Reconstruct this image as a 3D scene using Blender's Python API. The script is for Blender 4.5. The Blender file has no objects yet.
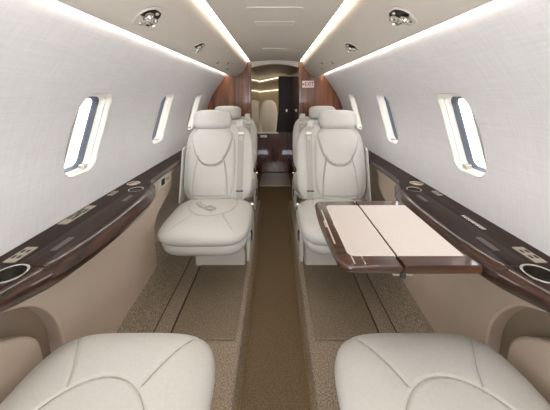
import bpy, bmesh, math, random
from mathutils import Vector, Matrix
random.seed(4)
C = bpy.context.scene.collection
PI = math.pi
EYE = 1.17

# ------------------------------------------------------------------ materials
def srgb(r, g, b):
    f = lambda c: (c/255/12.92 if c/255 <= .04045 else ((c/255+.055)/1.055)**2.4)
    return (f(r), f(g), f(b), 1)

def nodemat(name, col, rough=.5, metal=0, coat=0, spec=.5):
    m = bpy.data.materials.new(name); m.use_nodes = True
    p = m.node_tree.nodes['Principled BSDF']
    p.inputs['Base Color'].default_value = col
    p.inputs['Roughness'].default_value = rough
    p.inputs['Metallic'].default_value = metal
    p.inputs['Coat Weight'].default_value = coat
    p.inputs['Coat Roughness'].default_value = .04
    p.inputs['Specular IOR Level'].default_value = spec
    return m, p

def textured(name, c1, c2, scale=(1, 1, 1), nscale=20, detail=3, rough=.5, bump=0, bdist=.001, coat=0, lo=.35, hi=.65, metal=0, spec=.5):
    m, p = nodemat(name, c1, rough, metal, coat, spec)
    nt = m.node_tree; N = nt.nodes; L = nt.links
    tc = N.new('ShaderNodeTexCoord'); mp = N.new('ShaderNodeMapping'); mp.inputs['Scale'].default_value = scale
    nz = N.new('ShaderNodeTexNoise'); nz.inputs['Scale'].default_value = nscale; nz.inputs['Detail'].default_value = detail
    cr = N.new('ShaderNodeValToRGB')
    cr.color_ramp.elements[0].position = lo; cr.color_ramp.elements[1].position = hi
    cr.color_ramp.elements[0].color = c1; cr.color_ramp.elements[1].color = c2
    L.new(tc.outputs['Object'], mp.inputs[0]); L.new(mp.outputs[0], nz.inputs['Vector'])
    L.new(nz.outputs['Fac'], cr.inputs[0]); L.new(cr.outputs[0], p.inputs['Base Color'])
    if bump:
        b = N.new('ShaderNodeBump'); b.inputs['Strength'].default_value = bump; b.inputs['Distance'].default_value = bdist
        L.new(nz.outputs['Fac'], b.inputs['Height']); L.new(b.outputs[0], p.inputs['Normal'])
    return m

def linen(name, c1, c2):
    m, p = nodemat(name, c1, .85, spec=.2)
    nt = m.node_tree; N = nt.nodes; L = nt.links
    tc = N.new('ShaderNodeTexCoord')
    outs = []
    for sc in ((14, 9, 190), (14, 160, 10)):
        mp = N.new('ShaderNodeMapping'); mp.inputs['Scale'].default_value = sc
        nz = N.new('ShaderNodeTexNoise'); nz.inputs['Scale'].default_value = 1.0; nz.inputs['Detail'].default_value = 2
        L.new(tc.outputs['Object'], mp.inputs[0]); L.new(mp.outputs[0], nz.inputs['Vector']); outs.append(nz.outputs['Fac'])
    ad = N.new('ShaderNodeMath'); ad.operation = 'ADD'; L.new(outs[0], ad.inputs[0]); L.new(outs[1], ad.inputs[1])
    hf = N.new('ShaderNodeMath'); hf.operation = 'MULTIPLY'; hf.inputs[1].default_value = .5; L.new(ad.outputs[0], hf.inputs[0])
    cr = N.new('ShaderNodeValToRGB'); cr.color_ramp.elements[0].position = .36; cr.color_ramp.elements[1].position = .64
    cr.color_ramp.elements[0].color = c1; cr.color_ramp.elements[1].color = c2
    L.new(hf.outputs[0], cr.inputs[0]); L.new(cr.outputs[0], p.inputs['Base Color'])
    return m

def emit(name, col, strength):
    m = bpy.data.materials.new(name); m.use_nodes = True
    nt = m.node_tree; nt.nodes.clear()
    e = nt.nodes.new('ShaderNodeEmission'); o = nt.nodes.new('ShaderNodeOutputMaterial')
    e.inputs[0].default_value = col; e.inputs[1].default_value = strength
    nt.links.new(e.outputs[0], o.inputs[0]); return m

MAT = {}
MAT['linen'] = linen('wall linen', srgb(230, 229, 230), srgb(238, 237, 238))
MAT['leather'] = textured('cream leather', srgb(198, 196, 190), srgb(203, 201, 195), nscale=160, rough=.42, bump=.12, bdist=.0006)
MAT['cream'] = nodemat('cream moulded plastic', srgb(222, 216, 204), .5)[0]
MAT['ceil'] = nodemat('pale ceiling panel', srgb(214, 206, 195), .6)[0]
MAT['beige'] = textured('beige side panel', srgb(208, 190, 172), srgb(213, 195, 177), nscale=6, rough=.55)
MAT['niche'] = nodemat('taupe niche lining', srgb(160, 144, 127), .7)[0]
MAT['carpet'] = textured('sisal carpet', srgb(118, 102, 85), srgb(196, 180, 160), scale=(1, 1, 1), nscale=165, detail=2, rough=.95, bump=.6, bdist=.004, lo=.3, hi=.7, spec=.1)
MAT['mat'] = textured('carpet insert', srgb(112, 98, 82), srgb(166, 150, 128), nscale=190, detail=2, rough=.95, bump=.5, bdist=.003, lo=.3, hi=.7, spec=.1)
MAT['aisle'] = textured('aisle carpet', srgb(98, 82, 61), srgb(142, 122, 95), nscale=190, detail=2, rough=.95, bump=.5, bdist=.003, lo=.3, hi=.7, spec=.1)
MAT['ledge'] = textured('dark walnut ledge', srgb(36, 23, 18), srgb(54, 37, 30), scale=(60, 3, 60), nscale=1.0, detail=4, rough=.5, coat=.15, spec=.08)
MAT['walnut'] = textured('walnut edge', srgb(30, 17, 11), srgb(66, 38, 24), scale=(70, 2.5, 70), nscale=1.0, detail=5, rough=.4, coat=.9, spec=.25)
MAT['bulk'] = textured('bulkhead walnut', srgb(82, 42, 19), srgb(142, 84, 44), scale=(28, 28, 1.6), nscale=1.0, detail=5, rough=.3, coat=.8)
MAT['redwood'] = textured('dark red veneer', srgb(62, 24, 14), srgb(112, 48, 26), scale=(30, 30, 2), nscale=1.0, detail=5, rough=.25, coat=1)
MAT['darkwood'] = textured('near black veneer', srgb(30, 18, 16), srgb(48, 29, 24), scale=(30, 30, 2), nscale=1.0, detail=4, rough=.55, coat=0)
MAT['tablewood'] = textured('table walnut', srgb(50, 28, 17), srgb(82, 49, 31), scale=(3, 60, 60), nscale=1.0, detail=5, rough=.35, coat=1, spec=.25)
MAT['inlay'] = textured('cream table leather', srgb(208, 198, 192), srgb(214, 204, 198), nscale=200, rough=.5, bump=.1, bdist=.0004)
MAT['chrome'] = nodemat('chrome', (.72, .70, .66, 1), .16, 1)[0]
MAT['satin'] = nodemat('satin nickel', (.62, .59, .53, 1), .35, 1)[0]
MAT['plate'] = nodemat('champagne plate', srgb(168, 158, 142), .4, .3)[0]
MAT['black'] = nodemat('black rubber', srgb(28, 27, 27), .5)[0]
MAT['gasket'] = nodemat('grey window seal', srgb(78, 82, 92), .45)[0]
MAT['webbing'] = textured('belt webbing', srgb(170, 166, 157), srgb(186, 182, 173), scale=(1, 1, 1), nscale=300, rough=.6)
MAT['dim'] = nodemat('grey lettered grille', srgb(78, 70, 67), .5)[0]
MAT['display'] = nodemat('green display', srgb(44, 78, 58), .15)[0]
MAT['shade_piping'] = nodemat('taupe piping', srgb(176, 170, 160), .6)[0]  # darker than the leather, to paint the crease shade along seams
MAT['tan'] = nodemat('tan lavatory lining', srgb(158, 142, 112), .5)[0]
MAT['track'] = nodemat('brown seat track', srgb(72, 58, 45), .7)[0]
MAT['reveal'] = nodemat('white window reveal', srgb(214, 209, 198), .45)[0]
MAT['brass'] = nodemat('brass strip', srgb(150, 122, 66), .4, .4)[0]
MAT['white'] = nodemat('white sign face', srgb(238, 232, 228), .4)[0]
MAT['red'] = nodemat('red letters', srgb(196, 40, 48), .4)[0]
MAT['cove'] = emit('warm cove lamp', (1, .91, .79, 1), 9)
MAT['coveout'] = emit('warm outer cove lamp', (1, .93, .85, 1), 2.5)
MAT['lavlamp'] = emit('lavatory lamp', (1, .86, .64, 1), 1.5)
m = bpy.data.materials.new('window pane'); m.use_nodes = True
nt = m.node_tree; nt.nodes.clear()
o_ = nt.nodes.new('ShaderNodeOutputMaterial'); mx = nt.nodes.new('ShaderNodeMixShader'); mx.inputs[0].default_value = .06
t_ = nt.nodes.new('ShaderNodeBsdfTransparent'); g_ = nt.nodes.new('ShaderNodeBsdfGlossy'); g_.inputs['Roughness'].default_value = .02
nt.links.new(t_.outputs[0], mx.inputs[1]); nt.links.new(g_.outputs[0], mx.inputs[2]); nt.links.new(mx.outputs[0], o_.inputs[0])
MAT['glass'] = m

# ------------------------------------------------------------------ helpers
def put(name, V, F, mat, parent=None, smooth=True, angle=40, bevel=0, bseg=3):
    me = bpy.data.meshes.new(name); me.from_pydata([tuple(v) for v in V], [], F); me.update()
    bm = bmesh.new(); bm.from_mesh(me); bmesh.ops.recalc_face_normals(bm, faces=bm.faces); bm.to_mesh(me); bm.free()
    mats = mat if isinstance(mat, list) else [mat]
    for k in mats: me.materials.append(MAT[k])
    if smooth:
        me.polygons.foreach_set('use_smooth', [True]*len(me.polygons))
        me.set_sharp_from_angle(angle=math.radians(angle))
    o = bpy.data.objects.new(name, me); C.objects.link(o)
    if parent is not None: o.parent = parent
    if bevel:
        b = o.modifiers.new('bevel', 'BEVEL'); b.width = bevel; b.segments = bseg; b.limit_method = 'ANGLE'; b.angle_limit = math.radians(40)
        b.harden_normals = False
    return o

def thing(name, label, cat, loc=(0, 0, 0), rz=0, group=None):
    o = bpy.data.objects.new(name, None); C.objects.link(o); o.empty_display_size = .1
    o.location = loc; o.rotation_euler = (0, 0, rz); o['label'] = label; o['category'] = cat
    if group: o['group'] = group
    return o
def tag(o, label, cat, group=None):
    o['label'] = label; o['category'] = cat
    if group: o['group'] = group
    return o
def struct(o, label=None):
    o['kind'] = 'structure'
    if label: o['label'] = label
    return o

def boxgeo(x0, x1, y0, y1, z0, z1):
    V = [(x, y, z) for x in (x0, x1) for y in (y0, y1) for z in (z0, z1)]
    F = [(0, 1, 3, 2), (4, 6, 7, 5), (0, 4, 5, 1), (2, 3, 7, 6), (0, 2, 6, 4), (1, 5, 7, 3)]
    return V, F
def box(name, b, mat, parent=None, bevel=0, bseg=3):
    V, F = boxgeo(min(b[0], b[1]), max(b[0], b[1]), *b[2:])
    return put(name, V, F, mat, parent, smooth=bevel > 0, bevel=bevel, bseg=bseg)
def join(parts):
    V, F = [], []
    for v, f in parts:
        n = len(V); V += list(v); F += [tuple(i+n for i in q) for q in f]
    return V, F
def loft(loops, closed=True, caps=True):
    """loops: list of equally long point lists"""
    n = len(loops[0]); V = [p for l in loops for p in l]; F = []
    for i in range(len(loops)-1):
        for j in range(n if closed else n-1):
            k = (j+1) % n
            F.append((i*n+j, i*n+k, (i+1)*n+k, (i+1)*n+j))
    if caps:
        F.append(tuple(range(n-1, -1, -1))); F.append(tuple((len(loops)-1)*n+j for j in range(n)))
    return V, F
def rrect(w, h, r, seg=8):
    """rounded rectangle outline centred on 0 (half sizes w,h)"""
    P = []
    for cx, cy, a0 in ((w-r, h-r, 0), (-w+r, h-r, 90), (-w+r, -h+r, 180), (w-r, -h+r, 270)):
        for k in range(seg+1):
            a = math.radians(a0+90*k/seg); P.append((cx+r*math.cos(a), cy+r*math.sin(a)))
    return P
def circ(r, n=32, cx=0, cy=0): return [(cx+r*math.cos(2*PI*k/n), cy+r*math.sin(2*PI*k/n)) for k in range(n)]
def lathe(prof, n=36):
    """prof: (r,z); open surface of revolution closed at r=0 ends with caps"""
    loops = [[(r*math.cos(2*PI*k/n), r*math.sin(2*PI*k/n), z) for k in range(n)] for r, z in prof]
    return loft(loops, True, True)
def interp(tab, x):
    if x <= tab[0][0]: return tab[0][1]
    for (a, p), (b, q) in zip(tab, tab[1:]):
        if x <= b:
            t = (x-a)/(b-a); t = t*t*(3-2*t) if len(tab) < 3 else t
            return p+(q-p)*t
    return tab[-1][1]
def smooth_pts(P, n=8):
    """Catmull-Rom through points"""
    P = [Vector(p) for p in P]; out = []
    for i in range(len(P)-1):
        p0 = P[max(i-1, 0)]; p1 = P[i]; p2 = P[i+1]; p3 = P[min(i+2, len(P)-1)]
        for k in range(n):
            t = k/n
            out.append(.5*((2*p1)+(p2-p0)*t+(2*p0-5*p1+4*p2-p3)*t*t+(3*p1-p0-3*p2+p3)*t**3))
    out.append(P[-1]); return out
def ribbon(pts, width_dir, w, t):
    """belt: sweep a w x t rectangle along pts"""
    P = [Vector(p) for p in pts]; loops = []; wd = Vector(width_dir).normalized()
    for i, p in enumerate(P):
        tg = (P[min(i+1, len(P)-1)]-P[max(i-1, 0)]).normalized(); nrm = tg.cross(wd).normalized()
        loops.append([p+wd*w/2+nrm*t/2, p-wd*w/2+nrm*t/2, p-wd*w/2-nrm*t/2, p+wd*w/2-nrm*t/2])
    return loft(loops)
def frame_xf(V, o, ax, ay, az):
    o, ax, ay, az = map(Vector, (o, ax, ay, az))
    return [o+ax*v[0]+ay*v[1]+az*v[2] for v in V]

def segdist(px, py, pl):
    best = 9
    for (ax, ay), (bx, by) in zip(pl, pl[1:]):
        dx, dy = bx-ax, by-ay; L = dx*dx+dy*dy
        t = 0 if L == 0 else max(0, min(1, ((px-ax)*dx+(py-ay)*dy)/L))
        d = math.hypot(px-ax-t*dx, py-ay-t*dy)
        if d < best: best = d
    return best
def pillow(hx, hy, T, B, nexp=3.2, rings=56, segs=200, grooves=(), gd=.004, gw=.0035, edge=6, shape=None, top=None):
    """puffed pad lying in the XY plane: rounded plan outline, crowned top, rolled edge, stitched grooves"""
    R = []
    for k in range(segs):
        a = 2*PI*k/segs; c, s = math.cos(a), math.sin(a)
        r = 1/((abs(c)/hx)**nexp+(abs(s)/hy)**nexp)**(1/nexp); R.append((r*c, r*s))
    V = [(0, 0, T)]; ss = [(i/rings)**.8 for i in range(1, rings+1)]
    def P(s, k, up):
        x, y = R[k][0]*s, R[k][1]*s
        e = (max(0, 1-s**edge))**.5
        if up:
            z = T*e
            if top: z += top(x, y)*e
            for pl in grooves:
                d = segdist(x, y, pl)
                if d < gw*4: z -= gd*math.exp(-(d/gw)**2)*min(1, e*1.6)
        else: z = -B*e
        if shape: x, y = shape(x, y)
        return (x, y, z)
    x0, y0 = shape(0, 0) if shape else (0, 0)
    V = [(x0, y0, T+(top(0, 0) if top else 0))]
    for s in ss:
        for k in range(segs): V.append(P(s, k, True))
    F = [(0, 1+k, 1+(k+1) % segs) for k in range(segs)]
    for i in range(rings-1):
        a = 1+i*segs; b = a+segs
        for k in range(segs):
            j = (k+1) % segs; F.append((a+k, b+k, b+j, a+j))
    last = 1+(rings-1)*segs; prev = last
    for s in [.985, .96, .92, .86, .78, .6, .3]:
        st = len(V)
        for k in range(segs): V.append(P(s, k, False))
        for k in range(segs):
            j = (k+1) % segs; F.append((prev+k, st+k, st+j, prev+j))
        prev = st
    V.append((x0, y0, -B)); c = len(V)-1
    for k in range(segs): F.append((prev+k, c, prev+(k+1) % segs))
    return V, F

def pad_height(hx, hy, T, nexp, edge, top, x, y):
    q = min(.999, ((abs(x)/hx)**nexp+(abs(y)/hy)**nexp)**(1/nexp)); e = (1-q**edge)**.5
    return (T+(top(x, y) if top else 0))*e
def shade_piping(lines, hx, hy, T, nexp, edge, top, gd, w=.0026, shape=None):  # added tubes in the seam grooves; their darker colour imitates crease shade
    parts = []
    for pl in lines:
        L = [(x, y) for x, y in pl if (abs(x)/hx)**nexp+(abs(y)/hy)**nexp < .93]
        if len(L) < 3: continue
        pts = []
        for (x0, y0), (x1, y1) in zip(L, L[1:]):
            k = max(1, int(math.hypot(x1-x0, y1-y0)/.006))
            for j in range(k):
                pts.append((x0+(x1-x0)*j/k, y0+(y1-y0)*j/k))
        pts.append(L[-1]); loops = []
        for i, p in enumerate(pts):
            a = pts[max(0, i-1)]; b = pts[min(len(pts)-1, i+1)]; t = Vector((b[0]-a[0], b[1]-a[1])); t = t.normalized() if t.length else Vector((1, 0))
            n = Vector((-t.y, t.x))*w/2; z = pad_height(hx, hy, T, nexp, edge, top, p[0], p[1])-gd*.62
            P = [(p[0]+n.x, p[1]+n.y, z), (p[0]+n.x*.5, p[1]+n.y*.5, z+w*.5), (p[0]-n.x*.5, p[1]-n.y*.5, z+w*.5), (p[0]-n.x, p[1]-n.y, z), (p[0], p[1], z-w)]
            if shape: P = [(*shape(q[0], q[1]), q[2]) for q in P]
            loops.append(P)
        parts.append(loft(loops))
    return join(parts)

# ------------------------------------------------------------------ cabin shell
Y0, YB = -.95, 3.0
WALL = [(.69, .792), (.76, .788), (.83, .781), (.90, .774), (.97, .764), (1.04, .747), (1.11, .722), (1.18, .688), (1.25, .642), (1.32, .591), (1.39, .541), (1.43, .535), (1.48, .52), (1.56, .45), (1.605, .40)]
def XW(z): return interp(WALL, z)
WIN_Y = [.37, 1.08, 1.785, 2.48]; WZ = 1.015; WHY, WHZ, WR = .093, .162, .056

def make_wall(s, name, label):
    prof = [(XW(z), z) for z in [.66+.025*i for i in range(39)]]
    ys = [Y0+(YB+.02-Y0)*i/4 for i in range(5)]
    loops = []
    for y in ys:
        l = [(s*x, y, z) for x, z in prof]+[(s*(x+.022), y, z+.004) for x, z in reversed(prof)]
        loops.append(l)
    V, F = loft(loops)
    o = put(name, V, F, 'linen', smooth=True, angle=50)
    cuts = []
    for wy in WIN_Y:
        L = rrect(WHY, WHZ, WR, 10)
        cv, cf = loft([[(s*.55, wy+a, WZ+b) for a, b in L], [(s*.95, wy+a, WZ+b) for a, b in L]])
        cuts.append((cv, cf))
    cv, cf = join(cuts)
    cut = put('cutter', cv, cf, 'linen', smooth=False)
    md = o.modifiers.new('b', 'BOOLEAN'); md.operation = 'DIFFERENCE'; md.object = cut; md.solver = 'EXACT'
    dg = bpy.context.evaluated_depsgraph_get(); me = bpy.data.meshes.new_from_object(o.evaluated_get(dg))
    o.modifiers.clear(); o.data = me
    bpy.data.objects.remove(cut)
    struct(o, label)
make_wall(-1, 'wall_left', 'off-white linen covered cabin side wall on the left')
make_wall(1, 'wall_right', 'off-white linen covered cabin side wall on the right')

wn = 1
for s in (-1, 1):
    for wy in WIN_Y:
        root = bpy.data.objects.new('window_%d' % wn, None); C.objects.link(root); root.location = (s*.77, wy, WZ-WHZ)
        struct(root)
        def loop(k, dx, r=None, root=root, s=s, wy=wy):
            L = rrect(WHY+k, WHZ+k, max(.02, WR+k), 10)
            return [(s*(XW(WZ+b)+dx)-s*.77, a, WHZ+b) for a, b in L]
        V, F = loft([loop(.0005, .001), loop(-.0015, -.0015), loop(-.004, .001), loop(-.006, .022), loop(-.009, .0225), loop(-.011, .045), loop(-.014, .047), loop(-.015, .060), loop(.010, .062), loop(.004, .023)], True, False)
        V, F = V, F
        put('window_frame', V, F, 'reveal', root, angle=60)
        V, F = loft([loop(-.012, .046), loop(-.015, .047), loop(-.018, .057), loop(-.020, .059), loop(-.022, .070), loop(-.010, .070)], True, False)
        put('seal', V, F, 'gasket', root, angle=50)
        V, F = loft([loop(-.020, .066), loop(-.020, .069)])
        put('pane', V, F, 'glass', root, smooth=False)
        # pull tab of the sliding shade at the foot of the frame
        V, F = boxgeo(-.012, .012, WHY-.05, WHY-.028, .012, .026)
        put('shade_tab', [(v[0]+s*(XW(WZ-WHZ+.02)+.03-.77), v[1], v[2]) for v in V], F, 'satin', root, bevel=.003)
        wn += 1

# lower walls, niches
LOW = [(-.12, .70), (.0, .735), (.12, .752), (.30, .77), (.50, .785), (.70, .79)]
def side_panel_outline(ya, yb):
    pts = [(ya, -.02), (ya-.005, .30), (ya-.03, .42), (ya-.10, .52), (ya-.19, .575), (ya-.24, .60), (ya-.27, .64), (ya-.28, .69),
           (1.93, .69), (1.93, .60), (1.92, .53), (1.85, .485), (1.75, .455), (1.67, .42), (1.63, .36), (1.62, .25), (1.62, -.02)]
    return pts
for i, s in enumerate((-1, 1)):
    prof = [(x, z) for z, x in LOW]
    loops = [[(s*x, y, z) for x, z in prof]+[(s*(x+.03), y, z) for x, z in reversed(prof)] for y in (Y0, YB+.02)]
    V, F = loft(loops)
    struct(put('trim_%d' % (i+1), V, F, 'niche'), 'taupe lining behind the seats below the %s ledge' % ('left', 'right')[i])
    # beige panel standing proud between the seat niches
    out = smooth_pts([(y, z, 0) for y, z in side_panel_outline(.93, 1.54)], 4)
    V = []; n = len(out)
    lo = lambda z: interp(LOW, z)
    L0 = [(s*(lo(p.y)-.05), p.x, p.y) for p in out]; L1 = [(s*(lo(p.y)-.045), p.x, p.y) for p in out]; L2 = [(s*(lo(p.y)+.005), p.x, p.y) for p in out]
    V, F = loft([L0, L2])
    struct(put('trim_%d' % (i+3), V, F, 'beige', bevel=.006), 'beige moulded panel below the %s ledge' % ('left', 'right')[i])

# floor: side platforms, carpeted kick along the wall, dropped aisle
AX = .162; AZ = -.09; YE = 4.4
V, F = [], []; prof = []
prof = [(-.745, .17, 0), (-.735, .15, 0), (-.66, .045, 0), (-.60, .0, 0), (-AX-.008, 0, 0), (-AX, -.008, 0), (-.145, AZ, 1), (.145, AZ, 0), (AX, -.008, 0), (AX+.008, 0, 0), (.60, 0, 0), (.66, .045, 0), (.735, .15, 0), (.745, .17, 0)]
ys = [Y0, .5, .9, 1.3, 1.7, 2.2, YB]
for y in ys:
    for x, z, m_ in prof:
        k = 1.0+max(0, min(1, (y-.85)/.8))*.45 if z > .02 else 1
        V.append((x, y, z*k))
n = len(prof)
for i in range(len(ys)-1):
    for j in range(n-1): F.append((i*n+j, i*n+j+1, (i+1)*n+j+1, (i+1)*n+j))
fl = put('floor', V, F, ['carpet', 'aisle'], angle=30)
for p in fl.data.polygons:
    if abs(p.center.x) < .13: p.material_index = 1
struct(fl, 'sisal carpeted cabin floor with dropped aisle')
V, F = boxgeo(-.29, .29, YB, YE+1.5, AZ-.03, AZ)
struct(put('floor', V, F, 'aisle', smooth=False), 'dark carpet of the passage to the aft door')
for i, s in enumerate((-1, 1)):
    struct(box('trim_%d' % (i+5), (s*.141, s*.149, Y0, YB, AZ, AZ+.007), 'brass'), 'thin brass strip along the %s side of the aisle' % ('left', 'right')[i])
    struct(box('trim_%d' % (i+7), (s*.508, s*.514, Y0, 2.9, -.002, .004), 'track'), 'dark seat track on the %s' % ('left', 'right')[i])
    struct(box('trim_%d' % (i+9), (s*.596, s*.600, Y0, 2.9, -.002, .004), 'track'), 'dark outer seat track on the %s' % ('left', 'right')[i])
    tag(box('floor_mat', (s*.19, s*.503, 1.285, 2.25, 0, .011), 'mat', bevel=.004),
        'brown carpet insert on the floor in front of the %s seat' % ('left far', 'right far')[i], 'mat', 'carpet inserts beside the aisle')

# ceiling centre panel with hatch and lamp lens
xs = [-.274+.548*i/16 for i in range(17)]
cz = lambda x: 1.540+.014*(1-(x/.262)**2)
loops = []
for y in [Y0, 0, 1, 2, YB+.01]:
    loops.append([(x, y, cz(x)) for x in xs]+[(x, y, cz(x)+.012) for x in reversed(xs)])
V, F = loft(loops)
struct(put('ceiling', V, F, 'ceil', angle=50), 'pale curved centre ceiling panel')
V, F = boxgeo(-.7, .7, Y0, YB+.02, 1.605, 1.625)  # added plate over the cabin, keeps world light out from above
struct(put('ceiling', V, F, 'ceil', smooth=False), 'upper ceiling skin added to block sky light behind the lamps')
def ceil_patch(name, x0, x1, y0, y1, z_drop, r, mat, parent=None):
    L = rrect((x1-x0)/2, (y1-y0)/2, r, 6); cx, cy = (x0+x1)/2, (y0+y1)/2
    lo_ = [(cx+a, cy+b, cz(cx+a)-z_drop) for a, b in L]; hi_ = [(cx+a, cy+b, cz(cx+a)+.002) for a, b in L]
    V, F = loft([lo_, hi_]); return put(name, V, F, mat, parent, bevel=.0008, bseg=2)
h = thing('ceiling_hatch', 'rectangular access panel with a pale lens in the cabin ceiling, nearer of the two lenses', 'panel', (0, 0, 0))
ceil_patch('hatch_panel', -.125, .125, 1.17, 1.50, .003, .012, 'ceil', h)
ceil_patch('lens', -.105, .105, 1.385, 1.475, .006, .012, 'cream', h)
tag(ceil_patch('lamp_lens', -.105, .105, 2.2, 2.32, .004, .012, 'cream'), 'pale rectangular lamp lens in the ceiling just before the wooden bulkhead', 'lens')

# overhead side panels
PSU = [(.512, 1.400), (.506, 1.389), (.48, 1.378), (.455, 1.374), (.43, 1.378), (.395, 1.397), (.362, 1.425), (.335, 1.455), (.317, 1.485), (.310, 1.515), (.309, 1.545), (.330, 1.555), (.50, 1.425)]
def psu_pt(x):
    P = sorted([(a, b) for a, b in PSU[1:10]]); return interp(P, x)
for i, s in enumerate((-1, 1)):
    side = ('left', 'right')[i]
    ov = thing('overhead_panel', 'long curved overhead panel with reading lights above the %s seats' % side, 'panel', (s*.41, YB, 1.38), 0, None)
    base = Vector((s*.41, YB, 1.38))
    P = smooth_pts([(x, 0, z) for x, z in PSU[:11]], 3)+[Vector((PSU[11][0], 0, PSU[11][1])), Vector((PSU[12][0], 0, PSU[12][1]))]
    loops = [[Vector((s*p.x, y, p.z))-base for p in P] for y in (Y0, 0, 1, 2, YB-.002)]
    V, F = loft(loops); put('shell', V, F, 'ceil', ov, angle=60)
    n_ = Vector((-s*.53, 0, -.85)).normalized(); ay = Vector((0, 1, 0)); ax = ay.cross(n_).normalized()
    def at(x, y): return Vector((s*x, y, psu_pt(x)))-base
    for ly in (.28, .82, 1.34):
        o0 = at(.385, ly)+n_*.0005
        R_ = lambda L, h: [(a, b, h) for a, b in L]
        ro = rrect(.046, .052, .044, 8); rm = rrect(.041, .047, .039, 8); ri = rrect(.037, .043, .035, 8)
        V, F = loft([R_(ro, -.001), R_(ro, .001), R_(rm, .003), R_(ri, .001), R_(ri, -.001)], True, False)
        V = frame_xf(V, o0, ax, ay, n_); f0 = put('reading_light', V, F, 'ceil', ov)
        V, F = loft([R_(ri, -.003), R_(ri, .0008)]); put('socket', frame_xf(V, o0, ax, ay, n_), F, 'black', f0, angle=30)
        V, F = lathe([(.013, -.002), (.021, .005), (.020, .013), (.013, .018), (.011, .014), (.002, .012)], 24)
        put('air_nozzle', frame_xf(V, o0+ay*.019+ax*.005, ax, ay, n_), F, 'chrome', f0)
        V, F = lathe([(.013, -.002), (.018, .004), (.018, .012), (.013, .014), (.011, .008), (.002, .008)], 24)
        put('lamp', frame_xf(V, o0-ay*.020-ax*.008, ax, ay, (n_+ay*-.3).normalized()), F, 'chrome', f0)
        V, F = lathe([(.003, .0), (.006, .004), (.005, .008), (.001, .009)], 16)
        put('switch', frame_xf(V, o0+ay*.002-ax*.028, ax, ay, n_), F, 'satin', f0)
        put('switch', frame_xf(V, o0-ay*.004+ax*.028, ax, ay, n_), F, 'satin', f0)
    for ly, xx in ((1.88, .40), (2.3, .405), (2.12, .37)):
        o0 = at(xx, ly)
        V, F = lathe([(.012, -.002), (.012, .002), (.009, .003), (.002, .0025)], 20)
        q = put('air_nozzle', frame_xf(V, o0, ax, ay, n_), F, 'black', ov)
        V, F = lathe([(.006, .001), (.006, .006), (.002, .0065)], 16)
        put('knob', frame_xf(V, o0, ax, ay, n_), F, 'satin', q)
    # cove lamps above and behind the panel
    tag(box('cove_light', (s*.286, s*.312, Y0, YB-.01, 1.566, 1.572), 'cove'), 'warm light strip between ceiling and %s overhead panel' % side, 'light strip')
    V, F = boxgeo(-.011, .011, Y0, YB-.01, -.002, .002)
    V = [(v[0]+s*.517, v[1], v[2]+1.442) for v in V]
    tag(put('cove_light', V, F, 'coveout', smooth=False), 'thin warm light strip between linen wall and %s overhead panel' % side, 'light strip')

# ------------------------------------------------------------------ ledges and armrests
XIN = [(-1, .68), (.45, .672), (.55, .660), (.62, .643), (.69, .620), (.78, .592), (.88, .577), (1.0, .571), (1.15, .573), (1.26, .582), (1.36, .602), (1.43, .632), (1.465, .66), (1.49, .672), (1.6, .675), (3.1, .675)]
ZT = .705
def ledge_loop(s, y):
    x = interp(XIN, y); k = max(0, min(1, (.675-x)/.07)); t = .032+.040*k; rr = .012+.02*k
    P = [(.795, ZT), (x+rr+.02, ZT), (x+rr*.9, ZT-.0015), (x+rr*.45, ZT-.006-.004*k), (x+rr*.12, ZT-t*.32), (x, ZT-t*.55), (x+rr*.15, ZT-t*.78), (x+rr*.6, ZT-t*.95), (x+rr+.01, ZT-t), (x+rr+.03, ZT-t-.004), (.795, ZT-t-.01)]
    return [(s*a, y, b) for a, b in P]
def outlet(parent, x, y, L, W, display=False):
    z = ZT
    f = box('outlet_plate', (x-W/2, x+W/2, y-L/2, y+L/2, z-.002, z+.003), 'plate', parent, bevel=.0012, bseg=2)
    cs = ((-.3, -.22), (-.3, .22), (.3, -.22), (.3, .22)) if not display else tuple((a, b) for a in (-.36, -.2, .2, .36) for b in (-.22, .22))
    for a, b in cs:
        l = (L*.09) if not display else L*.055
        box('socket', (x+b*W-W*.12, x+b*W+W*.12, y+a*L*.62-l, y+a*L*.62+l, z+.0025, z+.0036), 'black', f)
    if display: box('display', (x-W*.24, x+W*.24, y-L*.08, y+L*.08, z+.0025, z+.0038), 'display', f)
def cup(parent, x, y, r, depth=.0):
    prof = [(r+.004, .0005), (r+.003, .003), (r, .004), (r-.003, .002), (r-.004, -.004), (r-.006, -.05), (r*.5, -.052), (.001, -.052)]
    V, F = lathe(prof, 40); F = F[:-2]+[F[-1]]
    f = put('cup_holder', [(a+x, b+y, c+ZT) for a, b, c in V], F, 'chrome', parent)
    return f
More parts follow.
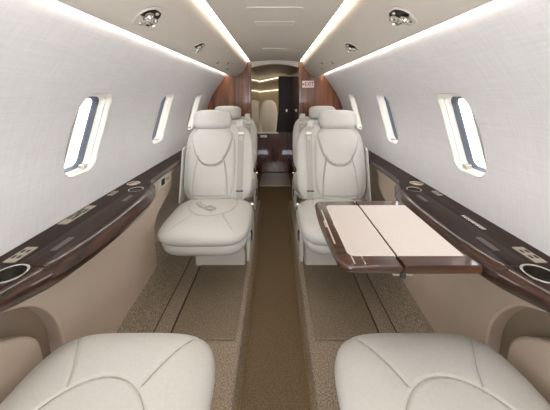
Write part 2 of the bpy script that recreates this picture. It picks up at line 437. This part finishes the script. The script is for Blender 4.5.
for i, s in enumerate((-1, 1)):
    side = ('left', 'right')[i]
    lg = thing('side_ledge', 'dark glossy walnut armrest ledge running along the %s wall below the windows' % side, 'ledge')
    ysl = [Y0, 0, .4]+[.5+.0125*k for k in range(81)]+[1.6, 2, 2.5, YB-.003]
    V, F = loft([ledge_loop(s, y) for y in ysl])
    o = put('ledge_top', V, F, ['ledge', 'walnut'], lg, angle=35)
    for p in o.data.polygons:
        if abs(p.normal.z) < .9 or p.center.z < ZT-.02: p.material_index = 1
    # cup wells cut through the top
    cuts = [(.688, .700, .037), (.682, 1.325, .032), (.741, 1.415, .030)]
    cv, cf = join([([(a+s*x, b+y, c) for a, b, c in lathe([(r, .64), (r, .74)], 40)[0]], lathe([(r, .64), (r, .74)], 40)[1]) for x, y, r in cuts])
    cut = put('cutter', cv, cf, 'black', smooth=False); md = o.modifiers.new('b', 'BOOLEAN'); md.object = cut; md.operation = 'DIFFERENCE'; md.solver = 'EXACT'
    dg = bpy.context.evaluated_depsgraph_get(); me = bpy.data.meshes.new_from_object(o.evaluated_get(dg)); o.modifiers.clear(); o.data = me; bpy.data.objects.remove(cut)
    for x, y, r in cuts:
        pr = [(r-.0005, .0005), (r+.003, .0005), (r+.0028, .003), (r+.0005, .004), (r-.003, .0025), (r-.0035, -.004), (r-.006, -.060), (r*.4, -.062), (.001, -.062)]
        V, F = lathe(pr, 40); F = F[:-2]+[F[-1]]
        put('cup_holder', [(a+s*x, b+y, c+ZT) for a, b, c in V], F, 'chrome', lg)
    outlet(lg, s*.738, .785, .075, .034)
    if s < 0: outlet(lg, s*.765, 1.05, .16, .036, True)
    outlet(lg, s*.765, 1.275, .055, .024)
    # closed lid of the table compartment: slightly raised with its own rolled front edge
    yl = [.735+.01*k for k in range(60)]
    loops = []
    for y in yl:
        x = interp(XIN, y)+.004; e = min(1, (y-.735)/.006+.3, (1.325-y)/.006+.3)
        h_ = .0035*max(0, min(1, e)); out = .0045*max(0, min(1, e))
        P = [(.700, ZT-.001), (.699, ZT+h_*.8), (.697, ZT+h_), (x+.045, ZT+h_), (x+.026, ZT+h_-.001), (x+.013, ZT-.007+h_*.6), (x+.003-out*.5, ZT-.020), (x-.003-out, ZT-.034), (x+.02, ZT-.036), (x+.05, ZT-.01)]
        loops.append([(s*a, y, b) for a, b in P])
    V, F = loft(loops)
    lid = put('compartment_lid', V, F, ['ledge', 'walnut'], lg, angle=35); lid['label'] = 'glossy walnut lid of the table compartment'
    for p in lid.data.polygons:
        if abs(p.normal.z) < .93: p.material_index = 1
    V, F = loft([[(s*(interp(XIN, y)+a), y, ZT+b) for a, b in ((-.004, -.0355), (-.004, -.039), (.008, -.039), (.008, -.0355))] for y in [.76+.02*k for k in range(28)]])
    g1 = boxgeo(*sorted((s*.7005, s*.7025)), .733, 1.327, ZT-.001, ZT+.0006)
    g2 = boxgeo(*sorted((s*.7025, s*.615)), .7325, .7345, ZT-.001, ZT+.0006)
    g3 = boxgeo(*sorted((s*.7025, s*.62)), 1.3255, 1.3275, ZT-.001, ZT+.0006)
    V, F = join([(V, F), g1, g2, g3])
    put('lid_seam', V, F, 'black', lg, smooth=False)
    for ya, yb in ((.80, .875), (1.17, 1.24)):
        g = box('vent_grille', (s*.648, s*.668, ya, yb, ZT, ZT+.0048), 'dim', lg, bevel=.001, bseg=2)
    if s > 0:
        g = box('reflection_strip', (s*.715, s*.73, .93, 1.04, ZT, ZT+.003), 'chrome', lg, bevel=.0014, bseg=2); g['label'] = 'added chrome strip standing in for a reflection'  # chrome strip added in place of a bright reflection on the ledge

# control panel on the left side panel by the far left seat
cp = thing('control_panel', 'cream wall control panel with small green display beside the left far seat', 'control panel', (-.7375, 1.79, .606))
V, F = boxgeo(-.004, .008, -.105, .105, -.035, .035); put('face_plate', V, F, 'cream', cp, bevel=.003)
V, F = boxgeo(.007, .0095, -.055, -.005, -.022, .018); put('display', V, F, 'display', cp)
for k in range(3):
    V, F = boxgeo(.007, .010, .012+.02*k, .025+.02*k, -.012, .010); put('button', V, F, 'plate', cp, bevel=.001, bseg=2)

# ------------------------------------------------------------------ table
tb = thing('folding_table', 'unfolded walnut framed cabin table with cream leather top on the right', 'table', (.40, .99, 0))
TZ = .688
def T(V): return [(v[0]-.40, v[1]-.99, v[2]) for v in V]
def slab(out, z0, z1, rnd):
    lo_ = []
    for f_, z in ((rnd, z0), (rnd*.3, z0+(z1-z0)*.18), (0, (z0+z1)/2), (rnd*.3, z1-(z1-z0)*.18), (rnd, z1)):
        c = Vector((sum(p[0] for p in out)/len(out), sum(p[1] for p in out)/len(out)))
        l = []
        n = len(out)
        for k, p in enumerate(out):
            a = Vector(out[k-1]); b = Vector(out[(k+1) % n]); t = (b-a)
            nn = Vector((-t.y, t.x)).normalized() if t.length else Vector((0, 0))
            q = Vector(p)+nn*f_; l.append((q.x, q.y, z))
        lo_.append(l)
    return loft(lo_)
# inboard leaf outline, bowed inner end; counter-clockwise
arc = lambda cx, cy, r, a0, a1, n=9: [(cx+r*math.cos(math.radians(a0+(a1-a0)*k/n)), cy+r*math.sin(math.radians(a0+(a1-a0)*k/n))) for k in range(n+1)]
leaf1 = arc(.212, 1.192, .036, 90, 172)+[(.1705, 1.12), (.1690, 1.05), (.1698, .98), (.173, .91), (.178, .85)]+arc(.224, .804, .042, 182, 270)+[(.362, .762), (.362, 1.228)]
leaf2 = [(.366, .762), (.586, .762), (.573, .85), (.5665, .95), (.5665, 1.15), (.571, 1.228), (.366, 1.228)]
V, F = slab(leaf1, TZ-.024, TZ, .006); a = put('table_leaf', T(V), F, 'tablewood', tb, angle=50)
V, F = slab(leaf2, TZ-.024, TZ, .003); b = put('table_leaf', T(V), F, 'tablewood', tb, angle=30)
def inlay(x0, x1, y0, y1, rl, rr_, par):
    P = []
    for cx, cy, a0, r in ((x1-rr_, y1-rr_, 0, rr_), (x0+rl, y1-rl, 90, rl), (x0+rl, y0+rl, 180, rl), (x1-rr_, y0+rr_, 270, rr_)):
        for k in range(7):
            q = math.radians(a0+15*k); P.append((cx+r*math.cos(q), cy+r*math.sin(q)))
    V, F = loft([[(x, y, TZ-.004) for x, y in P], [(x, y, TZ+.0012) for x, y in P]])
    put('leather_inlay', T(V), F, 'inlay', par, smooth=False)
inlay(.220, .3605, .808, 1.178, .022, .0006, a)
inlay(.3675, .566, .808, 1.178, .0006, .0006, b)
V, F = boxgeo(.1915, .1965, .875, 1.13, TZ-.001, TZ+.0015); put('edge_trim', T(V), F, 'satin', a)
V, F = boxgeo(.183, .191, .985, 1.03, TZ-.001, TZ+.003); put('release_catch', T(V), F, 'chrome', a, bevel=.0015, bseg=2)
for y in (.775, 1.215):
    V, F = boxgeo(.335, .393, y-.006, y+.006, TZ-.034, TZ-.022); put('hinge', T(V), F, 'satin', tb, bevel=.002)
V, F = boxgeo(.354, .370, .757, .770, TZ-.036, TZ-.018); put('latch', T(V), F, 'black', tb, bevel=.005)
V, F = boxgeo(.46, .565, .93, 1.06, TZ-.040, TZ-.023); put('support_arm', T(V), F, 'satin', tb, bevel=.004)

# ------------------------------------------------------------------ seats
def bezier_line(P, n=6): return [(p.x, p.y) for p in smooth_pts([(x, y, 0) for x, y in P], n)]
def make_seat(m, recline, label, wing=False):
    """seat facing -Y, nose at y=0; m=+1: aisle on its +x side"""
    r = thing('cabin_seat', label, 'seat', (0, 0, 0), 0)
    # cushion
    cy = .262
    ov = [(.155*math.cos(a), .365-cy+.19*math.sin(a)) for a in [2*PI*k/60 for k in range(61)]]
    seams = [ov]
    for q in (-1, 1):
        seams.append(bezier_line([(q*.092, .196-cy), (q*.112, .15-cy), (q*.148, .085-cy), (q*.188, .02-cy), (q*.2, .0-cy)]))
    def top(x, y):
        z = .002*(1-min(1, (x/.26)**2))
        e = ((x/.155)**2+((y-(.36-cy))/.195)**2)
        z += .006*max(0, 1-e)
        return z
    V, F = pillow(.259, .264, .062, .062, 4.4, rings=66, segs=240, grooves=seams, gd=.005, gw=.0036, top=top, edge=4.2)
    sc_ = put('seat_cushion', [(a, b+cy, c+.394) for a, b, c in V], F, 'leather', r, angle=80)
    V, F = shade_piping(seams, .259, .264, .062, 4.4, 4.2, top, .005)
    put('shade_piping', [(a, b+cy, c+.394) for a, b, c in V], F, 'shade_piping', sc_)
    V, F = pillow(.250, .250, .03, .068, 4.2, rings=16, segs=100, edge=10)
    put('seat_base', [(a, b+cy+.012, c+.348) for a, b, c in V], F, 'leather', r, angle=80)
    V, F = boxgeo(-.17+m*.03, .17+m*.03, .42, .66, .0, .32); put('pedestal', V, F, 'cream', r, bevel=.012)
    # aisle side fairing with lever
    out = rrect(.17, .095, .035, 6)
    V, F = loft([[(m*.236, .37+a, .25+b) for a, b in out], [(m*.254, .37+a, .25+b) for a, b in out]])
    f = put('side_fairing', V, F, 'leather', r, bevel=.004)
    V, F = ribbon([(m*.257, .24, .33), (m*.259, .27, .32), (m*.259, .29, .29), (m*.257, .295, .25)], (1, 0, 0), .006, .012)
    put('recline_lever', V, F, 'black', f)
    # backrest frame
    rc = math.radians(recline); up = Vector((0, math.sin(rc), math.cos(rc))); fr = Vector((0, -math.cos(rc), math.sin(rc))); X = Vector((1, 0, 0))
    B0 = Vector((0, .475, .415))
    place = lambda V, x=0, h=0, t=0: [B0+X*(v[0]+x)+up*(v[1]+h)+fr*(v[2]+t) for v in V]
    shp = lambda x, y: (x*(1-.05*(max(0, y+.02)/.28)**1.6), y)
    V, F = pillow(.250, .280, .034, .07, 4.2, rings=24, segs=120, edge=7, shape=shp)
    put('backrest_shell', place(V, 0, .272), F, 'leather', r, angle=80)
    px = -m*.048
    fu = lambda x: -.024+.262*(abs(x)/.168)**2.7
    U = [(-.168+.0056*k, fu(-.168+.0056*k)) for k in range(61)]
    sm = [U]
    for q in (-1, 1): sm.append(bezier_line([(q*.086, .045), (q*.104, -.03), (q*.118, -.12), (q*.123, -.20), (q*.123, -.26)]))
    sm.append(bezier_line([(-.123, -.222), (0, -.228), (.123, -.222)]))
    def btop(x, y):
        d = (y-fu(x))/.02; k = 0 if d < 0 else min(1, d)
        z = .012*k*k*(3-2*k)
        if y < fu(x): z += .008*max(0, 1-(x/.12)**2)*max(0, 1-((y+.12)/.11)**2)
        return z
    V, F = pillow(.176, .266, .044, .01, 3.6, rings=66, segs=220, grooves=sm, gd=.0065, gw=.004, top=btop, edge=6, shape=shp)
    bp = put('backrest_pad', place(V, px, .272, .018), F, 'leather', r, angle=80)
    V, F = shade_piping(sm, .176, .266, .044, 3.6, 6, btop, .0065, shape=shp)
    put('shade_piping', place(V, px, .272, .018), F, 'shade_piping', bp)
    # headrest
    V, F = pillow(.137, .073, .052, .045, 4.0, rings=24, segs=100, edge=4)
    hd = put('headrest', place(V, px*1.12, .580, .034), F, 'leather', r, angle=80)
    V, F = lathe([(.006, -.004), (.006, .002), (.002, .003)], 16)
    put('headrest_button', [B0+X*(px*1.15+m*(.137-.004)+m*v[2])+up*(.567+v[0])+fr*(.03+v[1]) for v in V], F, 'black', hd)
    # outboard wing beside the backrest
    out = rrect(.06, .19, .03, 6)
    if wing:
      V, F = loft([[(-m*.250, .535+a+(b*.2), .60+b) for a, b in out], [(-m*.262, .535+a+(b*.2), .60+b) for a, b in out]])
      put('side_wing', V, F, 'leather', r, bevel=.006)
    # shoulder belt
    bx = m*.160
    pts = place([(bx-.0, .545, .0), (bx, .54, .026), (bx, .50, .040), (bx, .30, .044), (bx, .12, .044), (bx, .03, .042), (bx, -.02, .02)])
    V, F = ribbon(smooth_pts(pts, 4), (1, 0, 0), .042, .004)
    sb = put('shoulder_belt', V, F, 'webbing', r, angle=60)
    V, F = boxgeo(-.028, .028, .515, .575, -.03, .035); V = [(v[0]+bx-m*.014, v[1], v[2]) for v in V]
    put('belt_guide', place(V), F, 'leather', sb, bevel=.012)
    V, F = boxgeo(-.026, .026, .470, .490, .036, .052); V = [(v[0]+bx, v[1], v[2]) for v in V]
    put('buckle', place(V), F, 'satin', sb, bevel=.004)
    ring = lathe([(.008, .046), (.013, .046), (.013, .051), (.008, .051)], 20)
    F = ring[1][:-2]; put('buckle_ring', place([(v[0]+bx, v[1]+.445, v[2]) for v in ring[0]]), F, 'satin', sb)
    V, F = boxgeo(-.024, .024, .078, .086, .042, .052); V = [(v[0]+bx, v[1], v[2]) for v in V]
    put('belt_keeper', place(V), F, 'black', sb, bevel=.001, bseg=2)
    V, F = lathe([(.010, -.008), (.010, .008)], 18)
    put('recliner_bolt', [(m*(.250)+v[2]*1.0, .435+v[0], .42+v[1]) for v in V], F, 'chrome', r)
    return r
def copy_tree(o, parent=None):
    if o.name.startswith('side_wing'): return None
    c = o.copy(); C.objects.link(c)
    if parent is not None: c.parent = parent; c.matrix_parent_inverse = o.matrix_parent_inverse.copy()
    for ch in list(o.children): copy_tree(ch, c)
    return c
G = 'cream leather club seats'
A = make_seat(1, 13, 'cream leather seat facing the camera, lap belt on its cushion, left of aisle', True)
A['group'] = G; A.location = (-.405, 1.42, 0)
B_ = make_seat(-1, 13, 'cream leather seat facing the camera, right, half behind the walnut table', True)
B_['group'] = G; B_.location = (.405, 1.42, 0)
c = copy_tree(A); c.location = (-.425, 2.16, 0); c['label'] = 'farthest left cream leather seat, next to the wooden bulkhead'
c = copy_tree(B_); c.location = (.425, 2.16, 0); c['label'] = 'farthest right cream leather seat, below the red EXIT sign'
D = make_seat(-1, 58, 'nearest left cream leather seat at the bottom edge, seen from above, only cushion visible')
D['group'] = G; D.location = (-.419, .86, 0.0); D.rotation_euler = (0, 0, PI)
E = make_seat(1, 58, 'nearest right cream leather seat at the bottom edge, near the table, only cushion visible')
E['group'] = G; E.location = (.419, .86, 0); E.rotation_euler = (0, 0, PI)
# lap belt lying on the left far seat
V, F = ribbon(smooth_pts([(-.10, .36, .462), (-.085, .33, .466), (-.06, .30, .466), (-.02, .27, .464)], 4), (.6, .8, 0), .034, .004)
lb = put('lap_belt', V, F, 'webbing', A, angle=60)
V, F = boxgeo(-.030, .030, -.022, .022, 0, .016)
ca, sa = math.cos(-.6), math.sin(-.6)
V = [(v[0]*ca-v[1]*sa+.005, v[0]*sa+v[1]*ca+.252, v[2]+.460) for v in V]
put('buckle', V, F, 'chrome', lb, bevel=.004)

# outboard armrests of the near seats, tucked in the niches
for i, s in enumerate((-1, 1)):
    out = smooth_pts([(.25, .30, 0), (.25, .555, 0), (.42, .585, 0), (.58, .57, 0), (.72, .515, 0), (.82, .43, 0), (.85, .32, 0)], 5)
    P = [(p.x, p.y) for p in out]
    V, F = loft([[(s*.722, a, b) for a, b in P], [(s*.765, a, b) for a, b in P]])
    struct(put('trim_%d' % (i+11), V, F, 'beige', bevel=.008), 'beige curved armrest panel in the niche beside the nearest %s seat' % ('left', 'right')[i])

# ------------------------------------------------------------------ bulkhead
def bulk_poly(s):
    P = [(.285, -.10), (.735, -.10)]+[(interp(LOW, z), z) for z in (.0, .12, .3, .5, .68)]+[(XW(z), z) for z in [.72+.04*i for i in range(18)]]+[(.50, 1.42), (.37, 1.54), (.285, 1.54)]
    return [(s*(x+ (.004 if i > 1 and x > .3 else 0)), z) for i, (x, z) in enumerate(P)]
for i, s in enumerate((-1, 1)):
    side = ('left', 'right')[i]
    P = bulk_poly(s)
    V, F = loft([[(x, YB, z) for x, z in P], [(x, YB+.04, z) for x, z in P]])
    struct(put('wall_back', V, F, 'bulk', smooth=False), 'brown walnut bulkhead panel on the %s of the passage' % side)
    struct(box('trim_%d' % (13+i), (s*.262, s*.300, YB-.022, YB+.045, AZ, 1.545), 'bulk', bevel=.008), 'rounded walnut post at the %s of the passage' % side)
    # passage side walls
    struct(box('wall_passage', (s*.265, s*.29, YB+.04, YE, AZ, 1.52), 'redwood'), 'dark red veneer side of the passage, %s' % side)
# header and passage ceiling (arched)
xs = [-.264+.528*i/20 for i in range(21)]
arch = lambda x: 1.475+.04*(1-(x/.264)**2)
loops = [[(x, y, arch(x)) for x in xs]+[(.264, y, 1.56), (-.264, y, 1.56)] for y in (YB-.005, YB+.05)]
V, F = loft(loops); struct(put('trim_15', V, F, 'ceil', angle=30), 'pale arched header above the passage')
loops = [[(x, y, arch(x)+.012) for x in xs]+[(.264, y, 1.56), (-.264, y, 1.56)] for y in (YB+.051, YE+.05)]
V, F = loft(loops); struct(put('ceiling', V, F, 'tan', angle=30), 'curved ceiling of the passage')
# aft door
dr = bpy.data.objects.new('door_1', None); C.objects.link(dr); dr.location = (0, YE-.04, AZ); struct(dr, 'aft door with wooden lower leaf and dark upper panel')
V, F = boxgeo(-.27, .27, 0, .03, 0, .655); put('lower_leaf', V, F, 'redwood', dr, bevel=.004)
V, F = boxgeo(.055, .27, .005, .03, .655, 1.56); put('upper_panel', V, F, 'darkwood', dr)
V, F = boxgeo(-.27, .055, -.004, .01, .640, .662); put('door_rail', V, F, 'satin', dr, bevel=.002)
V, F = boxgeo(-.235, -.13, -.012, 0, .575, .612); lt = put('latch', V, F, 'satin', dr, bevel=.004)
V, F = boxgeo(-.20, -.17, -.020, -.01, .583, .604); put('latch_knob', V, F, 'chrome', lt, bevel=.004)
V, F = boxgeo(.175, .20, -.004, .006, .99, 1.03); put('door_catch', V, F, 'satin', dr, bevel=.003)
th = tag(box('threshold_plate', (-.215, .215, 3.72, 4.33, AZ, AZ+.012), 'satin', bevel=.004), 'pale metal threshold plate on the floor before the aft door', 'threshold')
# lavatory beyond
def sbox(n, b, mt, l): return struct(box(n, b, mt), l)
sbox('wall_lavatory', (-.62, .62, 5.55, 5.6, -.12, 1.6), 'tan', 'cream end wall of the lavatory')
sbox('wall_lavatory', (-.64, -.60, YE+.02, 5.6, -.12, 1.6), 'tan', 'cream left wall of the lavatory')
sbox('wall_lavatory', (.60, .64, YE+.02, 5.6, -.12, 1.6), 'tan', 'cream right wall of the lavatory')
sbox('wall_lavatory', (-.64, -.27, YE, YE+.02, -.12, 1.6), 'redwood', 'partition left of the aft door')
sbox('wall_lavatory', (.27, .64, YE, YE+.02, -.12, 1.6), 'redwood', 'partition right of the aft door')
V, F = loft([[(-.62, YE+.02, 1.44), (.62, YE+.02, 1.62), (.62, YE+.02, 1.66), (-.62, YE+.02, 1.48)], [(-.62, 5.6, 1.36), (.62, 5.6, 1.54), (.62, 5.6, 1.6), (-.62, 5.6, 1.4)]])
struct(put('ceiling', V, F, 'tan', smooth=False), 'sloping lavatory ceiling')
V, F = loft([[(-.55, 4.95, 1.352), (.10, 4.75, 1.475), (.10, 4.78, 1.475), (-.55, 4.98, 1.352)], [(-.55, 4.95, 1.372), (.10, 4.75, 1.495), (.10, 4.78, 1.495), (-.55, 4.98, 1.372)]])
tag(put('cove_light', V, F, 'lavlamp', smooth=False), 'slanting light strip on the ceiling seen through the aft doorway', 'light strip')
V, F = loft([[(-.55, 5.50, 1.20), (.20, 5.50, 1.28), (.20, 5.53, 1.28), (-.55, 5.53, 1.20)], [(-.55, 5.50, 1.22), (.20, 5.50, 1.30), (.20, 5.53, 1.30), (-.55, 5.53, 1.22)]])
tag(put('cove_light', V, F, 'lavlamp', smooth=False), 'lower light strip on the end wall seen through the aft doorway', 'light strip')
ls = thing('lavatory_seat', 'cream high-backed seat seen through the aft doorway', 'seat', (-.12, 5.2, AZ))
V, F = pillow(.165, .34, .05, .05, 3, rings=20, segs=80, edge=5, grooves=[[(-.09, -.3), (-.09, .22), (0, .27), (.09, .22), (.09, -.3)]])
put('backrest', [(v[0], -v[2]-.02+v[1]*.1, v[1]+.82) for v in V], F, 'cream', ls, angle=80)
V, F = pillow(.19, .2, .05, .05, 3, rings=16, segs=60); put('seat', [(v[0], v[1]-.2, v[2]+.48) for v in V], F, 'cream', ls, angle=80)
V, F = boxgeo(-.17, .17, -.35, .05, 0, .45); put('base', V, F, 'cream', ls, bevel=.01)
out = smooth_pts([(.0, .0, 0), (.0, .3, 0), (.03, .72, 0), (.06, .95, 0), (.12, 1.06, 0), (.25, 1.08, 0), (.25, .0, 0)], 5)
V, F = loft([[(p.x, 4.62, p.y+AZ) for p in out], [(p.x, 4.70, p.y+AZ) for p in out]])
tag(put('cabinet', V, F, 'darkwood', angle=30), 'dark curved cabinet side right of the cream seat beyond the aft doorway', 'cabinet')

# EXIT sign
ex = thing('exit_sign', 'small white sign with a red arrow and EXIT on the right bulkhead', 'sign', (.362, YB-.001, 1.29))
V, F = boxgeo(-.073, .073, -.006, 0, -.038, .038); put('sign_plate', V, F, 'white', ex, bevel=.002)
cu = bpy.data.curves.new('lettering', 'FONT'); cu.body = 'EXIT'; cu.size = .062; cu.extrude = .0008; cu.align_x = 'CENTER'; cu.align_y = 'CENTER'; cu.offset = .0012
t = bpy.data.objects.new('lettering', cu); C.objects.link(t); t.data.materials.append(MAT['red'])
dg = bpy.context.evaluated_depsgraph_get(); me = bpy.data.meshes.new_from_object(t.evaluated_get(dg)); bpy.data.objects.remove(t)
t = bpy.data.objects.new('lettering', me); C.objects.link(t); t.parent = ex; t.rotation_euler = (PI/2, 0, 0); t.location = (.019, -.0068, 0); t.scale = (.82, 1, 1)
V, F = loft([[(-.066, y, 0), (-.048, y, .018), (-.048, y, .006), (-.036, y, .006), (-.036, y, -.006), (-.048, y, -.006), (-.048, y, -.018)] for y in (-.0078, -.006)])
put('arrow', V, F, 'red', ex, smooth=False)
V, F = boxgeo(-.03, -.005, -.02, 0, .046, .056); put('sign_lamp', V, F, 'black', ex, bevel=.002)

# ------------------------------------------------------------------ light, world, camera
w = bpy.data.worlds.new('sky'); bpy.context.scene.world = w; w.use_nodes = True
bg = w.node_tree.nodes['Background']; bg.inputs[0].default_value = (.93, .96, 1, 1); bg.inputs[1].default_value = 4.0
def area(name, loc, rot, sx, sy, e, col):
    l = bpy.data.lights.new(name, 'AREA'); l.shape = 'RECTANGLE'; l.size = sx; l.size_y = sy; l.energy = e; l.color = col
    o = bpy.data.objects.new(name, l); C.objects.link(o); o.location = loc; o.rotation_euler = rot; return o
for s in (-1, 1):
    # long lamps hidden above the outer edge of the overhead panels, grazing the linen walls
    d_ = Vector((s*.42, 0, -.9)).normalized()
    o = area('cove_wash', (s*.519, 1.02, 1.434), (0, 0, 0), .014, 3.9, 5.5, (1, .95, .90))
    o.rotation_euler = Matrix((Vector((d_.z*-1, 0, d_.x)), Vector((0, 1, 0)), -d_)).transposed().to_euler()
area('passage_lamp', (0, 3.7, 1.48), (0, 0, 0), .3, .3, .9, (1, .85, .62))
area('lavatory_lamp', (.2, 4.9, 1.42), (0, 0, 0), .4, .4, 1.5, (1, .86, .64))
cam = bpy.data.cameras.new('camera'); co = bpy.data.objects.new('camera', cam); C.objects.link(co)
co.location = (0, 0, EYE); co.rotation_euler = (PI/2, 0, 0)
cam.sensor_width = 36; cam.lens = 270/550*36; cam.shift_y = -110/550; cam.clip_start = .02
sc = bpy.context.scene; sc.camera = co
sc.view_settings.view_transform = 'Standard'; sc.view_settings.look = 'None'; sc.view_settings.gamma = 1; sc.view_settings.exposure = .48
